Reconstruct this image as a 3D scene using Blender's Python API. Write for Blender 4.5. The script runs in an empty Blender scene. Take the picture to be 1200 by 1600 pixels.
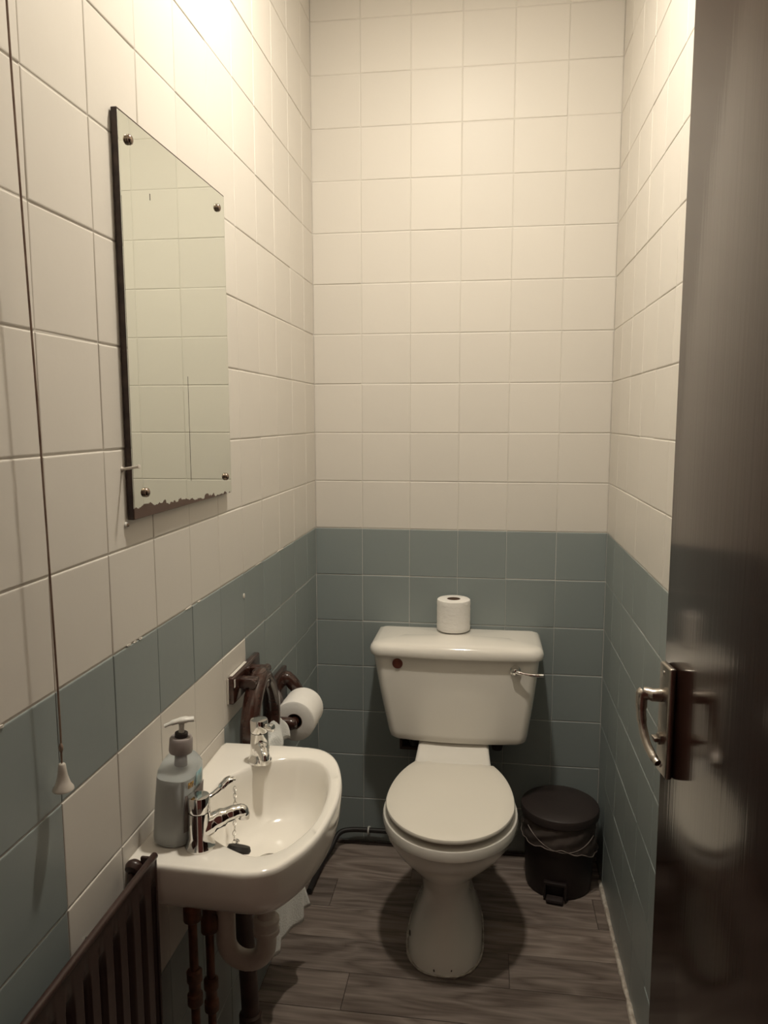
import bpy, bmesh, math, random
from mathutils import Vector, Matrix
random.seed(7)
S = bpy.context.scene
COL = S.collection

# ------------------------------------------------------------------ camera
F_PX = 1179.72
right = Vector((0.99056236, 0.13705592, -0.00137646))
down = Vector((0.01553292, -0.12222964, -0.99238029))
fwd = Vector((-0.13617984, 0.98299318, -0.12320496))
cam_d = bpy.data.cameras.new('camera')
cam = bpy.data.objects.new('camera', cam_d)
COL.objects.link(cam)
m = Matrix.Identity(4)
for r in range(3):
    m[r][0] = right[r]; m[r][1] = -down[r]; m[r][2] = -fwd[r]
m.translation = Vector((0.5501, -2.3647, 1.4250))
cam.matrix_world = m
cam_d.sensor_fit = 'VERTICAL'
cam_d.sensor_height = 36.0
cam_d.lens = F_PX / 1600.0 * 36.0
cam_d.clip_start = 0.02
S.camera = cam

# ------------------------------------------------------------------ world: dim red fill, added to redden the shadows through the doorway
WORLD = (1.0, 0.34, 0.24)
WORLD_STRENGTH = 0.06
w = bpy.data.worlds.new('red_fill')
S.world = w
w.use_nodes = True
bg = w.node_tree.nodes['Background']
bg.inputs[0].default_value = WORLD + (1,)
bg.inputs[1].default_value = WORLD_STRENGTH

# ------------------------------------------------------------------ exposure
LAMP_COLOR = (1.0, 0.928, 0.80)
LAMP_STRENGTH = 760.0
LAMP_POS = (0.44, -1.0, 2.712)
vs = S.view_settings
vs.view_transform = 'Standard'
vs.look = 'None'
vs.gamma = 1.0
vs.use_curve_mapping = False
vs.exposure = 0.0

# ------------------------------------------------------------------ helpers
T = 0.1524
ZB = 7.05 * T            # top of the blue band
W = 6 * T
CEIL = ZB + 11 * T
Y_FRONT = -2.03


def tag(o, label=None, cat=None, group=None, kind=None):
    if label: o['label'] = label
    if cat: o['category'] = cat
    if group: o['group'] = group
    if kind: o['kind'] = kind
    return o


def empty(name, loc=(0, 0, 0)):
    o = bpy.data.objects.new(name, None)
    o.empty_display_size = 0.05
    o.location = loc
    COL.objects.link(o)
    return o


def link(name, me, mat, parent=None):
    o = bpy.data.objects.new(name, me)
    if mat is not None and len(me.materials) == 0:
        me.materials.append(mat)
    COL.objects.link(o)
    if parent is not None:
        o.parent = parent
        p = parent
        off = Vector((0, 0, 0))
        while p is not None:
            off += p.location
            p = p.parent
        o.location = -off      # meshes are written in world coordinates
    return o


def build(name, vf, mat, parent=None, smooth=True, angle=40):
    v, f = vf
    me = bpy.data.meshes.new(name)
    me.from_pydata([tuple(p) for p in v], [], f)
    bm = bmesh.new(); bm.from_mesh(me)
    bmesh.ops.recalc_face_normals(bm, faces=bm.faces)
    bm.to_mesh(me); bm.free()
    me.update()
    if smooth:
        for p in me.polygons: p.use_smooth = True
        bm = bmesh.new(); bm.from_mesh(me)
        lim = math.radians(angle)
        for e in bm.edges:
            if len(e.link_faces) == 2 and e.calc_face_angle(0) > lim:
                e.smooth = False
        bm.to_mesh(me); bm.free()
    return link(name, me, mat, parent)


def join(*parts):
    V, Fc = [], []
    for v, f in parts:
        o = len(V)
        V += [Vector(p) for p in v]
        Fc += [tuple(i + o for i in q) for q in f]
    return V, Fc


def xf(vf, M):
    return [M @ Vector(p) for p in vf[0]], vf[1]


def loft(loops, cap0=True, cap1=True, closed=True):
    n = len(loops[0]); V = []; Fc = []
    for L in loops: V += [Vector(p) for p in L]
    for k in range(len(loops) - 1):
        for i in range(n if closed else n - 1):
            j = (i + 1) % n
            Fc.append((k * n + i, k * n + j, (k + 1) * n + j, (k + 1) * n + i))
    if cap0:
        c = sum((Vector(p) for p in loops[0]), Vector()) / n
        V.append(c); ci = len(V) - 1
        for i in range(n): Fc.append((ci, (i + 1) % n, i))
    if cap1:
        b = (len(loops) - 1) * n
        c = sum((Vector(p) for p in loops[-1]), Vector()) / n
        V.append(c); ci = len(V) - 1
        for i in range(n): Fc.append((ci, b + i, b + (i + 1) % n))
    return V, Fc


def lathe(prof, segs=32, M=None, cap0=True, cap1=True):
    loops = [[(r * math.cos(2 * math.pi * i / segs), r * math.sin(2 * math.pi * i / segs), z) for i in range(segs)] for r, z in prof]
    vf = loft(loops, cap0, cap1)
    return xf(vf, M) if M is not None else vf


def at(p, axis=(0, 0, 1)):
    q = Vector((0, 0, 1)).rotation_difference(Vector(axis).normalized())
    return Matrix.Translation(p) @ q.to_matrix().to_4x4()


def smooth_path(pts, n=8):
    P = [Vector(p) for p in pts]; out = []
    for i in range(len(P) - 1):
        p0 = P[max(i - 1, 0)]; p1 = P[i]; p2 = P[i + 1]; p3 = P[min(i + 2, len(P) - 1)]
        for k in range(n):
            t = k / n
            out.append(0.5 * ((2 * p1) + (-p0 + p2) * t + (2 * p0 - 5 * p1 + 4 * p2 - p3) * t * t + (-p0 + 3 * p1 - 3 * p2 + p3) * t ** 3))
    out.append(P[-1])
    return out


def smooth_loop(pts, n=8):
    P = [Vector(p) for p in pts]; out = []; N = len(P)
    for i in range(N):
        p0, p1, p2, p3 = P[(i - 1) % N], P[i], P[(i + 1) % N], P[(i + 2) % N]
        for k in range(n):
            t = k / n
            out.append(0.5 * ((2 * p1) + (-p0 + p2) * t + (2 * p0 - 5 * p1 + 4 * p2 - p3) * t * t + (-p0 + 3 * p1 - 3 * p2 + p3) * t ** 3))
    return out


def tube(path, rad, segs=14, closed=False, caps=True, squash=1.0, up=None):
    P = [Vector(p) for p in path]; n = len(P)
    R = rad if isinstance(rad, (list, tuple)) else [rad] * n
    if len(R) != n:
        R = [R[0] + (R[-1] - R[0]) * i / (n - 1) for i in range(n)] if len(R) == 2 else [R[min(int(i * len(R) / n), len(R) - 1)] for i in range(n)]
    tan = []
    for i in range(n):
        a = P[(i - 1) % n] if (closed or i > 0) else P[i]
        b = P[(i + 1) % n] if (closed or i < n - 1) else P[i]
        tan.append((b - a).normalized())
    u = Vector(up) if up else Vector((0, 0, 1))
    if abs(tan[0].dot(u)) > 0.9: u = Vector((1, 0, 0)) if not up else Vector((0, 1, 0))
    u = (u - tan[0] * u.dot(tan[0])).normalized()
    loops = []
    for i in range(n):
        if i > 0:
            q = tan[i - 1].rotation_difference(tan[i]); u = q @ u
            u = (u - tan[i] * u.dot(tan[i])).normalized()
        v = tan[i].cross(u)
        loops.append([P[i] + (u * math.cos(2 * math.pi * k / segs) * squash + v * math.sin(2 * math.pi * k / segs)) * R[i] for k in range(segs)])
    if closed:
        V = [p for L in loops for p in L]; Fc = []
        for k in range(n):
            k2 = (k + 1) % n
            for i in range(segs):
                j = (i + 1) % segs
                Fc.append((k * segs + i, k * segs + j, k2 * segs + j, k2 * segs + i))
        return V, Fc
    return loft(loops, caps, caps)


def rbox(x0, x1, y0, y1, z0, z1, r=0.002, segs=2):
    bm = bmesh.new()
    bmesh.ops.create_cube(bm, size=1)
    for v in bm.verts:
        v.co = Vector(((x0 + x1) / 2 + v.co.x * (x1 - x0), (y0 + y1) / 2 + v.co.y * (y1 - y0), (z0 + z1) / 2 + v.co.z * (z1 - z0)))
    if r > 0:
        bmesh.ops.bevel(bm, geom=list(bm.edges), offset=r, segments=segs, profile=0.5, affect='EDGES')
    bm.verts.index_update()
    V = [v.co.copy() for v in bm.verts]
    Fc = [tuple(v.index for v in f.verts) for f in bm.faces]
    bm.free()
    return V, Fc


# ------------------------------------------------------------------ materials
def mat(name, color, rough=0.5, metal=0.0, spec=0.5, coat=0.0, bump=None, var=None, trans=0.0, ior=1.45, alpha=1.0, emit=None, objvar=0.0, sheen=0.0):
    mt = bpy.data.materials.new(name)
    mt.use_nodes = True
    nt = mt.node_tree; N = nt.nodes; L = nt.links
    b = N['Principled BSDF']
    b.inputs['Base Color'].default_value = tuple(color) + (1,)
    b.inputs['Roughness'].default_value = rough
    b.inputs['Metallic'].default_value = metal
    b.inputs['Specular IOR Level'].default_value = spec
    b.inputs['Coat Weight'].default_value = coat
    b.inputs['Coat Roughness'].default_value = 0.08
    b.inputs['Transmission Weight'].default_value = trans
    b.inputs['IOR'].default_value = ior
    b.inputs['Alpha'].default_value = alpha
    b.inputs['Sheen Weight'].default_value = sheen
    tc = N.new('ShaderNodeTexCoord')
    src = None
    if var:            # (scale, colour2, stretch)
        mp = N.new('ShaderNodeMapping'); mp.inputs['Scale'].default_value = var[2]
        L.new(tc.outputs['Object'], mp.inputs[0])
        nz = N.new('ShaderNodeTexNoise'); nz.inputs['Scale'].default_value = var[0]; nz.inputs['Detail'].default_value = 5
        L.new(mp.outputs[0], nz.inputs['Vector'])
        cr = N.new('ShaderNodeValToRGB')
        cr.color_ramp.elements[0].position = 0.35; cr.color_ramp.elements[1].position = 0.68
        cr.color_ramp.elements[0].color = tuple(color) + (1,)
        cr.color_ramp.elements[1].color = tuple(var[1]) + (1,)
        L.new(nz.outputs['Fac'], cr.inputs[0])
        src = cr.outputs[0]
    if objvar:
        oi = N.new('ShaderNodeObjectInfo')
        hs = N.new('ShaderNodeHueSaturation')
        mr = N.new('ShaderNodeMapRange')
        mr.inputs['To Min'].default_value = 1 - objvar; mr.inputs['To Max'].default_value = 1 + objvar
        L.new(oi.outputs['Random'], mr.inputs['Value'])
        L.new(mr.outputs[0], hs.inputs['Value'])
        if src: L.new(src, hs.inputs['Color'])
        else: hs.inputs['Color'].default_value = tuple(color) + (1,)
        src = hs.outputs[0]
    if src: L.new(src, b.inputs['Base Color'])
    if bump:           # (scale, strength, stretch)
        mp = N.new('ShaderNodeMapping'); mp.inputs['Scale'].default_value = bump[2]
        L.new(tc.outputs['Object'], mp.inputs[0])
        nz = N.new('ShaderNodeTexNoise'); nz.inputs['Scale'].default_value = bump[0]; nz.inputs['Detail'].default_value = 4
        L.new(mp.outputs[0], nz.inputs['Vector'])
        bp = N.new('ShaderNodeBump'); bp.inputs['Strength'].default_value = bump[1]; bp.inputs['Distance'].default_value = 0.002
        L.new(nz.outputs['Fac'], bp.inputs['Height'])
        L.new(bp.outputs[0], b.inputs['Normal'])
    if emit:
        b.inputs['Emission Color'].default_value = tuple(emit[0]) + (1,)
        b.inputs['Emission Strength'].default_value = emit[1]
    return mt


WHITE_TILE = mat('cream_painted_tile', (0.68, 0.64, 0.58), 0.42, spec=0.3, bump=(14, 0.35, (1, 1, 1)), objvar=0.02)
BLUE_TILE = mat('slate_blue_painted_tile', (0.256, 0.290, 0.284), 0.36, bump=(14, 0.35, (1, 1, 1)), objvar=0.035)
PLASTER = mat('ceiling_paint', (0.78, 0.75, 0.70), 0.8, bump=(40, 0.2, (1, 1, 1)))
CERAMIC = mat('white_vitreous_china', (0.86, 0.82, 0.75), 0.09, spec=0.55, coat=0.3, var=(6, (0.84, 0.80, 0.73), (1, 1, 1)))
SEAT = mat('cream_seat_plastic', (0.84, 0.79, 0.70), 0.3, var=(5, (0.82, 0.77, 0.68), (1, 1, 1)))
CHROME = mat('chrome', (0.78, 0.77, 0.75), 0.07, 1.0, bump=(60, 0.02, (1, 1, 1)))
BRASSY = mat('satin_aluminium', (0.42, 0.38, 0.34), 0.3, 1.0, bump=(80, 0.1, (1, 1, 8)))
DARKWOOD = mat('dark_brown_gloss_wood', (0.035, 0.014, 0.010), 0.16, coat=0.5, var=(30, (0.05, 0.02, 0.014), (1, 1, 6)))
BLACK_PLASTIC = mat('black_bin_plastic', (0.018, 0.012, 0.011), 0.45, bump=(120, 0.1, (1, 1, 1)))
BIN_LID = mat('charcoal_lid_plastic', (0.035, 0.026, 0.024), 0.5, bump=(120, 0.1, (1, 1, 1)))
RUBBER = mat('black_rubber', (0.02, 0.017, 0.016), 0.5, bump=(80, 0.1, (1, 1, 1)))
PAPER = mat('tissue_paper', (0.86, 0.83, 0.78), 0.95, spec=0.1, bump=(55, 0.55, (1, 1, 1)))
PAPER_QUILT = mat('quilted_tissue_paper', (0.86, 0.83, 0.78), 0.95, spec=0.1, bump=(70, 0.9, (1, 1, 1.6)))
CARD = mat('cardboard_core', (0.16, 0.10, 0.07), 0.9, bump=(60, 0.2, (1, 1, 1)))
TOWEL = mat('white_towelling', (0.70, 0.70, 0.66), 0.95, spec=0.05, bump=(260, 0.8, (1, 1, 1)), sheen=0.3)
PVC = mat('white_pvc', (0.62, 0.57, 0.51), 0.4, var=(20, (0.52, 0.46, 0.40), (1, 1, 1)))
COPPER = mat('tarnished_copper', (0.20, 0.085, 0.05), 0.42, 0.6, var=(35, (0.07, 0.035, 0.025), (1, 1, 1)), bump=(60, 0.3, (1, 1, 1)))
OLD_METAL = mat('tarnished_fitting', (0.10, 0.06, 0.045), 0.5, 0.5, var=(40, (0.22, 0.10, 0.06), (1, 1, 1)), bump=(60, 0.3, (1, 1, 1)))
BROWN_PIPE = mat('dark_waste_pipe', (0.05, 0.03, 0.025), 0.45, var=(20, (0.08, 0.05, 0.04), (1, 1, 1)))
RADIATOR = mat('brown_painted_radiator', (0.032, 0.016, 0.013), 0.3, var=(12, (0.042, 0.022, 0.018), (1, 1, 1)), bump=(60, 0.1, (1, 1, 1)))
SEALANT = mat('old_white_sealant', (0.62, 0.57, 0.50), 0.6, var=(60, (0.35, 0.29, 0.24), (1, 1, 1)), bump=(90, 0.6, (1, 1, 1)))
CORD = mat('grubby_pull_cord', (0.15, 0.09, 0.065), 0.8, var=(30, (0.30, 0.22, 0.17), (1, 1, 1)))
BELL = mat('cream_pull_plastic', (0.60, 0.55, 0.49), 0.45, var=(40, (0.54, 0.49, 0.43), (1, 1, 1)))
MIRROR_EDGE = mat('dark_mirror_edge', (0.025, 0.014, 0.012), 0.4, var=(40, (0.07, 0.045, 0.036), (1, 1, 1)))
SCREW = mat('dulled_screw_cap', (0.28, 0.22, 0.18), 0.22, 1.0, bump=(60, 0.1, (1, 1, 1)))
RED_PLUG = mat('rusty_brown_plug', (0.17, 0.045, 0.028), 0.5, var=(80, (0.13, 0.035, 0.022), (1, 1, 1)))
MARK = mat('dark_mark', (0.04, 0.028, 0.022), 0.7, var=(60, (0.07, 0.05, 0.04), (1, 1, 1)))
WHITE_PL = mat('white_pump_plastic', (0.70, 0.68, 0.63), 0.35, var=(30, (0.66, 0.64, 0.59), (1, 1, 1)))
GREY_PL = mat('grey_collar_plastic', (0.34, 0.30, 0.28), 0.35, var=(30, (0.30, 0.26, 0.25), (1, 1, 1)))
BOTTLE = mat('clear_bottle_plastic', (0.90, 0.94, 0.95), 0.08, trans=0.95, ior=1.2, bump=(20, 0.05, (1, 1, 1)))
LIQUID = mat('milky_soap', (0.60, 0.60, 0.58), 0.3, var=(10, (0.56, 0.56, 0.54), (1, 1, 1)))
BULB = mat('lit_bulb', (1, 1, 1), 0.5, emit=(LAMP_COLOR, LAMP_STRENGTH), bump=(3, 0.0, (1, 1, 1)))


def wall_mat(name, border):
    mt = mat(name, (0.5, 0.5, 0.5), 0.6, bump=(40, 0.4, (1, 1, 1)))
    nt = mt.node_tree; N = nt.nodes; L = nt.links
    g = N.new('ShaderNodeNewGeometry'); sx = N.new('ShaderNodeSeparateXYZ'); L.new(g.outputs['Position'], sx.inputs[0])
    gt = N.new('ShaderNodeMath'); gt.operation = 'GREATER_THAN'; gt.inputs[1].default_value = border
    L.new(sx.outputs[2], gt.inputs[0])
    mx = N.new('ShaderNodeMix'); mx.data_type = 'RGBA'
    L.new(gt.outputs[0], mx.inputs[0])
    mx.inputs[6].default_value = (0.60, 0.58, 0.55, 1)
    mx.inputs[7].default_value = (0.64, 0.605, 0.55, 1)
    L.new(mx.outputs[2], N['Principled BSDF'].inputs['Base Color'])
    return mt


GROUT = wall_mat('painted_joints', ZB - 0.002)


def wood_mat():
    mt = mat('grey_brown_vinyl_wood', (0.2, 0.15, 0.12), 0.42)
    nt = mt.node_tree; N = nt.nodes; L = nt.links
    b = N['Principled BSDF']
    g = N.new('ShaderNodeNewGeometry'); oi = N.new('ShaderNodeObjectInfo')
    ad = N.new('ShaderNodeVectorMath'); ad.operation = 'ADD'
    sc = N.new('ShaderNodeVectorMath'); sc.operation = 'SCALE'; sc.inputs['Scale'].default_value = 37.0
    cb = N.new('ShaderNodeCombineXYZ')
    for i in range(3): L.new(oi.outputs['Random'], cb.inputs[i])
    L.new(cb.outputs[0], sc.inputs[0])
    L.new(g.outputs['Position'], ad.inputs[0]); L.new(sc.outputs[0], ad.inputs[1])
    # fine fibres
    m1 = N.new('ShaderNodeMapping'); m1.inputs['Scale'].default_value = (5, 90, 1); L.new(ad.outputs[0], m1.inputs[0])
    n1 = N.new('ShaderNodeTexNoise'); n1.inputs['Scale'].default_value = 1.6; n1.inputs['Detail'].default_value = 6; L.new(m1.outputs[0], n1.inputs['Vector'])
    # cathedral grain
    m2 = N.new('ShaderNodeMapping'); m2.inputs['Scale'].default_value = (2.2, 11, 1); L.new(ad.outputs[0], m2.inputs[0])
    n2 = N.new('ShaderNodeTexNoise'); n2.inputs['Scale'].default_value = 1.0; n2.inputs['Detail'].default_value = 2; n2.inputs['Distortion'].default_value = 0.4; L.new(m2.outputs[0], n2.inputs['Vector'])
    mu = N.new('ShaderNodeMath'); mu.operation = 'MULTIPLY'; mu.inputs[1].default_value = 13.0; L.new(n2.outputs['Fac'], mu.inputs[0])
    si = N.new('ShaderNodeMath'); si.operation = 'PINGPONG'; si.inputs[1].default_value = 1.0; L.new(mu.outputs[0], si.inputs[0])
    mx = N.new('ShaderNodeMix'); mx.data_type = 'FLOAT'; mx.inputs[0].default_value = 0.36
    L.new(n1.outputs['Fac'], mx.inputs[2]); L.new(si.outputs[0], mx.inputs[3])
    cr = N.new('ShaderNodeValToRGB')
    e = cr.color_ramp.elements
    e[0].position = 0.2; e[0].color = (0.12, 0.088, 0.072, 1)
    e[1].position = 0.8; e[1].color = (0.33, 0.272, 0.235, 1)
    L.new(mx.outputs[0], cr.inputs[0])
    hs = N.new('ShaderNodeHueSaturation'); mr = N.new('ShaderNodeMapRange')
    mr.inputs['To Min'].default_value = 0.74; mr.inputs['To Max'].default_value = 1.2
    L.new(oi.outputs['Random'], mr.inputs['Value']); L.new(mr.outputs[0], hs.inputs['Value'])
    L.new(cr.outputs[0], hs.inputs['Color'])
    L.new(hs.outputs[0], b.inputs['Base Color'])
    bp = N.new('ShaderNodeBump'); bp.inputs['Strength'].default_value = 0.12; bp.inputs['Distance'].default_value = 0.001
    L.new(n1.outputs['Fac'], bp.inputs['Height']); L.new(bp.outputs[0], b.inputs['Normal'])
    return mt


WOOD = wood_mat()
SUBFLOOR = mat('dark_floor_joint', (0.06, 0.045, 0.04), 0.8, bump=(40, 0.2, (1, 1, 1)))


def door_mat():
    mt = mat('dark_gloss_door_paint', (0.024, 0.011, 0.008), 0.13, spec=0.36, coat=0.15)
    nt = mt.node_tree; N = nt.nodes; L = nt.links; b = N['Principled BSDF']
    b.inputs['Coat Roughness'].default_value = 0.1
    g = N.new('ShaderNodeNewGeometry')
    m1 = N.new('ShaderNodeMapping'); m1.inputs['Scale'].default_value = (160, 160, 3.5); L.new(g.outputs['Position'], m1.inputs[0])
    n1 = N.new('ShaderNodeTexNoise'); n1.inputs['Scale'].default_value = 1.0; n1.inputs['Detail'].default_value = 4; L.new(m1.outputs[0], n1.inputs['Vector'])
    bp = N.new('ShaderNodeBump'); bp.inputs['Strength'].default_value = 0.16; bp.inputs['Distance'].default_value = 0.0006
    L.new(n1.outputs['Fac'], bp.inputs['Height'])
    L.new(bp.outputs[0], b.inputs['Normal']); L.new(bp.outputs[0], b.inputs['Coat Normal'])
    return mt


DOOR = door_mat()


def mirror_mat(z0):
    mt = mat('aged_mirror_glass', (0.82, 0.86, 0.81), 0.015, 1.0)
    nt = mt.node_tree; N = nt.nodes; L = nt.links; b = N['Principled BSDF']
    g = N.new('ShaderNodeNewGeometry'); sx = N.new('ShaderNodeSeparateXYZ'); L.new(g.outputs['Position'], sx.inputs[0])
    nz = N.new('ShaderNodeTexNoise'); nz.inputs['Scale'].default_value = 38; nz.inputs['Detail'].default_value = 5; L.new(g.outputs['Position'], nz.inputs['Vector'])
    # height of the eaten-away silvering, largest at the corner nearest the cord
    ya = N.new('ShaderNodeMapRange'); ya.inputs['From Min'].default_value = -1.28; ya.inputs['From Max'].default_value = -0.86
    ya.inputs['To Min'].default_value = 0.0215; ya.inputs['To Max'].default_value = 0.003
    L.new(sx.outputs[1], ya.inputs['Value'])
    na = N.new('ShaderNodeMapRange'); na.inputs['From Min'].default_value = 0.3; na.inputs['From Max'].default_value = 0.7
    na.inputs['To Min'].default_value = -0.006; na.inputs['To Max'].default_value = 0.006
    L.new(nz.outputs['Fac'], na.inputs['Value'])
    s1 = N.new('ShaderNodeMath'); s1.operation = 'ADD'; L.new(ya.outputs[0], s1.inputs[0]); L.new(na.outputs[0], s1.inputs[1])
    s2 = N.new('ShaderNodeMath'); s2.operation = 'ADD'; s2.inputs[1].default_value = z0; L.new(s1.outputs[0], s2.inputs[0])
    lt = N.new('ShaderNodeMath'); lt.operation = 'LESS_THAN'; L.new(sx.outputs[2], lt.inputs[0]); L.new(s2.outputs[0], lt.inputs[1])
    cm = N.new('ShaderNodeMix'); cm.data_type = 'RGBA'; L.new(lt.outputs[0], cm.inputs[0])
    cm.inputs[6].default_value = (0.82, 0.86, 0.81, 1); cm.inputs[7].default_value = (0.10, 0.06, 0.045, 1)
    L.new(cm.outputs[2], b.inputs['Base Color'])
    iv = N.new('ShaderNodeMath'); iv.operation = 'SUBTRACT'; iv.inputs[0].default_value = 1.0; L.new(lt.outputs[0], iv.inputs[1])
    L.new(iv.outputs[0], b.inputs['Metallic'])
    rr = N.new('ShaderNodeMapRange'); rr.inputs['To Min'].default_value = 0.015; rr.inputs['To Max'].default_value = 0.5
    L.new(lt.outputs[0], rr.inputs['Value']); L.new(rr.outputs[0], b.inputs['Roughness'])
    return mt


# ------------------------------------------------------------------ structure
TT = 0.005      # tile thickness
PROUD = 0.0016


def tile_mesh(w, h, name='tile'):
    # local: x = width, y = height, z = out of the wall; front at z = 0
    g1, g2, c = 0.0006, 0.0011, 0.0016
    x0, x1, y0, y1 = g1, w - g1, g2, h - g2
    a = [(x0, y0, -TT), (x1, y0, -TT), (x1, y1, -TT), (x0, y1, -TT)]
    bq = [(x0, y0, -c * 0.8), (x1, y0, -c * 0.8), (x1, y1, -c * 0.8), (x0, y1, -c * 0.8)]
    cq = [(x0 + c * .5, y0 + c * .5, -c * .25), (x1 - c * .5, y0 + c * .5, -c * .25), (x1 - c * .5, y1 - c * .5, -c * .25), (x0 + c * .5, y1 - c * .5, -c * .25)]
    d = [(x0 + c * 1.4, y0 + c * 1.4, 0), (x1 - c * 1.4, y0 + c * 1.4, 0), (x1 - c * 1.4, y1 - c * 1.4, 0), (x0 + c * 1.4, y1 - c * 1.4, 0)]
    V = a + bq + cq + d; Fc = []
    for k in range(3):
        for i in range(4):
            j = (i + 1) % 4
            Fc.append((k * 4 + i, k * 4 + j, k * 4 + 4 + j, k * 4 + 4 + i))
    Fc.append((12, 13, 14, 15))
    me = bpy.data.meshes.new(name); me.from_pydata(V, [], Fc); me.update()
    return me


_cache = {}


def tile_obj(w, h, mt, M, parent):
    key = (round(w, 4), round(h, 4), mt.name)
    if key not in _cache:
        _cache[key] = tile_mesh(w, h); _cache[key].materials.append(mt)
    o = bpy.data.objects.new('tile', _cache[key])
    COL.objects.link(o)
    o.parent = parent
    j = Matrix.Translation((w / 2, h / 2, random.uniform(-0.0005, 0.0003))) @ Matrix.Rotation(random.gauss(0, 0.0028), 4, 'X') @ Matrix.Rotation(random.gauss(0, 0.0022), 4, 'Y') @ Matrix.Rotation(random.gauss(0, 0.0015), 4, 'Z') @ Matrix.Translation((-w / 2, -h / 2, 0))
    o.matrix_local = M @ j
    return o


rows = [(-7 + k) * T + ZB for k in range(0, 19)]
rows = [0.0] + rows            # a cut sliver at the floor
floor_bot = -0.02

# floor
fl = build('floor', rbox(-0.08, W + 0.08, Y_FRONT - 0.6, 0.06, -0.05, -0.003, 0), SUBFLOOR, smooth=False)
tag(fl, 'grey brown wood plank floor of the toilet cubicle', None, kind='structure')
seams = [-0.0, -0.08, -0.206, -0.342, -0.474, -0.600, -0.726, -0.852, -0.978, -1.104, -1.23, -1.356, -1.482, -1.608, -1.734, -1.86, -1.986, -2.112, -2.238, -2.364, -2.49, -2.62]
butts = {1: [0.33], 2: [0.105, 0.876], 3: [0.47], 4: [0.623], 5: [0.214], 6: [0.70], 0: [0.5]}
for k in range(len(seams) - 1):
    y1, y0 = seams[k] + (0.0 if k else 0.002), seams[k + 1]
    xs = [0.0] + butts.get(k, [random.uniform(0.15, 0.8)]) + [W]
    for a, bq in zip(xs[:-1], xs[1:]):
        build('plank', rbox(a + 0.0006, bq - 0.0006, y0 + 0.0009, y1 - 0.0009, -0.006, 0.0, 0.0008, 1), WOOD, fl, smooth=False)

# walls (backing slabs carry the joints; every tile is its own piece)
wl = build('wall_left', rbox(-0.09, -PROUD, Y_FRONT - 0.1, 0.09, -0.05, CEIL + 0.05, 0), GROUT, smooth=False)
tag(wl, 'left wall of cream tiles over a slate blue band with cream splashback', kind='structure')
wb = build('wall_back', rbox(-PROUD, W + PROUD, PROUD, 0.09, -0.05, CEIL + 0.05, 0), GROUT, smooth=False)
tag(wb, 'back wall of cream tiles above slate blue tiles behind the toilet', kind='structure')
wr = build('wall_right', rbox(W + PROUD, W + 0.09, Y_FRONT - 0.1, 0.09, -0.05, CEIL + 0.05, 0), GROUT, smooth=False)
tag(wr, 'right wall of cream tiles above slate blue tiles beside the door', kind='structure')

# back wall: local x -> world x, local y -> world z, local z -> world -y
Mb = lambda x, z: Matrix(((1, 0, 0, x), (0, 0, -1, 0), (0, 1, 0, z), (0, 0, 0, 1)))
for i in range(6):
    for k in range(len(rows) - 1):
        z0, z1 = rows[k], rows[k + 1]
        tile_obj(T, z1 - z0, BLUE_TILE if z1 <= ZB + 1e-4 else WHITE_TILE, Mb(i * T, z0), wb)
# left wall: local x -> world y, local y -> world z, local z -> world x
Ml = lambda y, z: Matrix(((0, 0, 1, 0), (1, 0, 0, y), (0, 1, 0, z), (0, 0, 0, 1)))
cols = [0.0] + [-(0.7855 + k) * T for k in range(0, 13)]
for ci in range(len(cols) - 1):
    y1, y0 = cols[ci], cols[ci + 1]
    for k in range(len(rows) - 1):
        z0, z1 = rows[k], rows[k + 1]
        row = round((z1 - ZB) / T)         # 0 = top blue row
        # column boundaries counted from the cord joint (index 10 in cols)
        n = 10 - (ci + 1)
        mt = WHITE_TILE if z1 > ZB + 1e-4 else BLUE_TILE
        if row == -1 and 0 <= n <= 4: mt = WHITE_TILE
        if row <= -2 and row >= -3 and 0 <= n <= 3: mt = WHITE_TILE
        tile_obj(y1 - y0, z1 - z0, mt, Ml(y0, z0), wl)
# right wall: local x -> world -y, local y -> z, local z -> -x
Mr = lambda y, z: Matrix(((0, 0, -1, W), (-1, 0, 0, y), (0, 1, 0, z), (0, 0, 0, 1)))
cols = [0.0] + [-0.14 - k * T for k in range(0, 13)]
for ci in range(len(cols) - 1):
    y1, y0 = cols[ci], cols[ci + 1]
    for k in range(len(rows) - 1):
        z0, z1 = rows[k], rows[k + 1]
        tile_obj(y1 - y0, z1 - z0, BLUE_TILE if z1 <= ZB + 1e-4 else WHITE_TILE, Mr(y1, z0), wr)

# flaking paint along the top of the blue band, and a filled screw hole in it
for (y, z, wd, ht) in ((-1.290, 1.0755, .016, .004), (-1.268, 1.0745, .012, .0035), (-1.250, 1.0745, .014, .004), (-1.05, 1.0745, .03, .003), (-1.0, 1.0745, .018, .0028), (-1.604, 1.0742, .012, .005), (-.62, 1.0744, .05, .0026), (-.42, 1.0744, .06, .0024)):
    n = 9
    ring = [(0.0009 + random.uniform(-.0004, .0004), y + wd / 2 * math.cos(a_) * random.uniform(.7, 1.15), z + ht / 2 * math.sin(a_) * random.uniform(.5, 1.3)) for a_ in [2 * math.pi * i / n for i in range(n)]]
    build('paint_flake', loft([[(-.0015, p[1], p[2]) for p in ring], ring]), WHITE_TILE, wl, smooth=False)
build('filled_hole', lathe([(.006, 0), (.0055, .0012), (.003, .0016)], 12, at((0, -.733, 1.022), (1, 0, 0))), WHITE_TILE, wl)

ce = build('ceiling', rbox(-0.09, W + 0.09, Y_FRONT - 0.1, 0.09, CEIL, CEIL + 0.08, 0), PLASTER, smooth=False)
tag(ce, 'plain pale painted ceiling', kind='structure')
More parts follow.
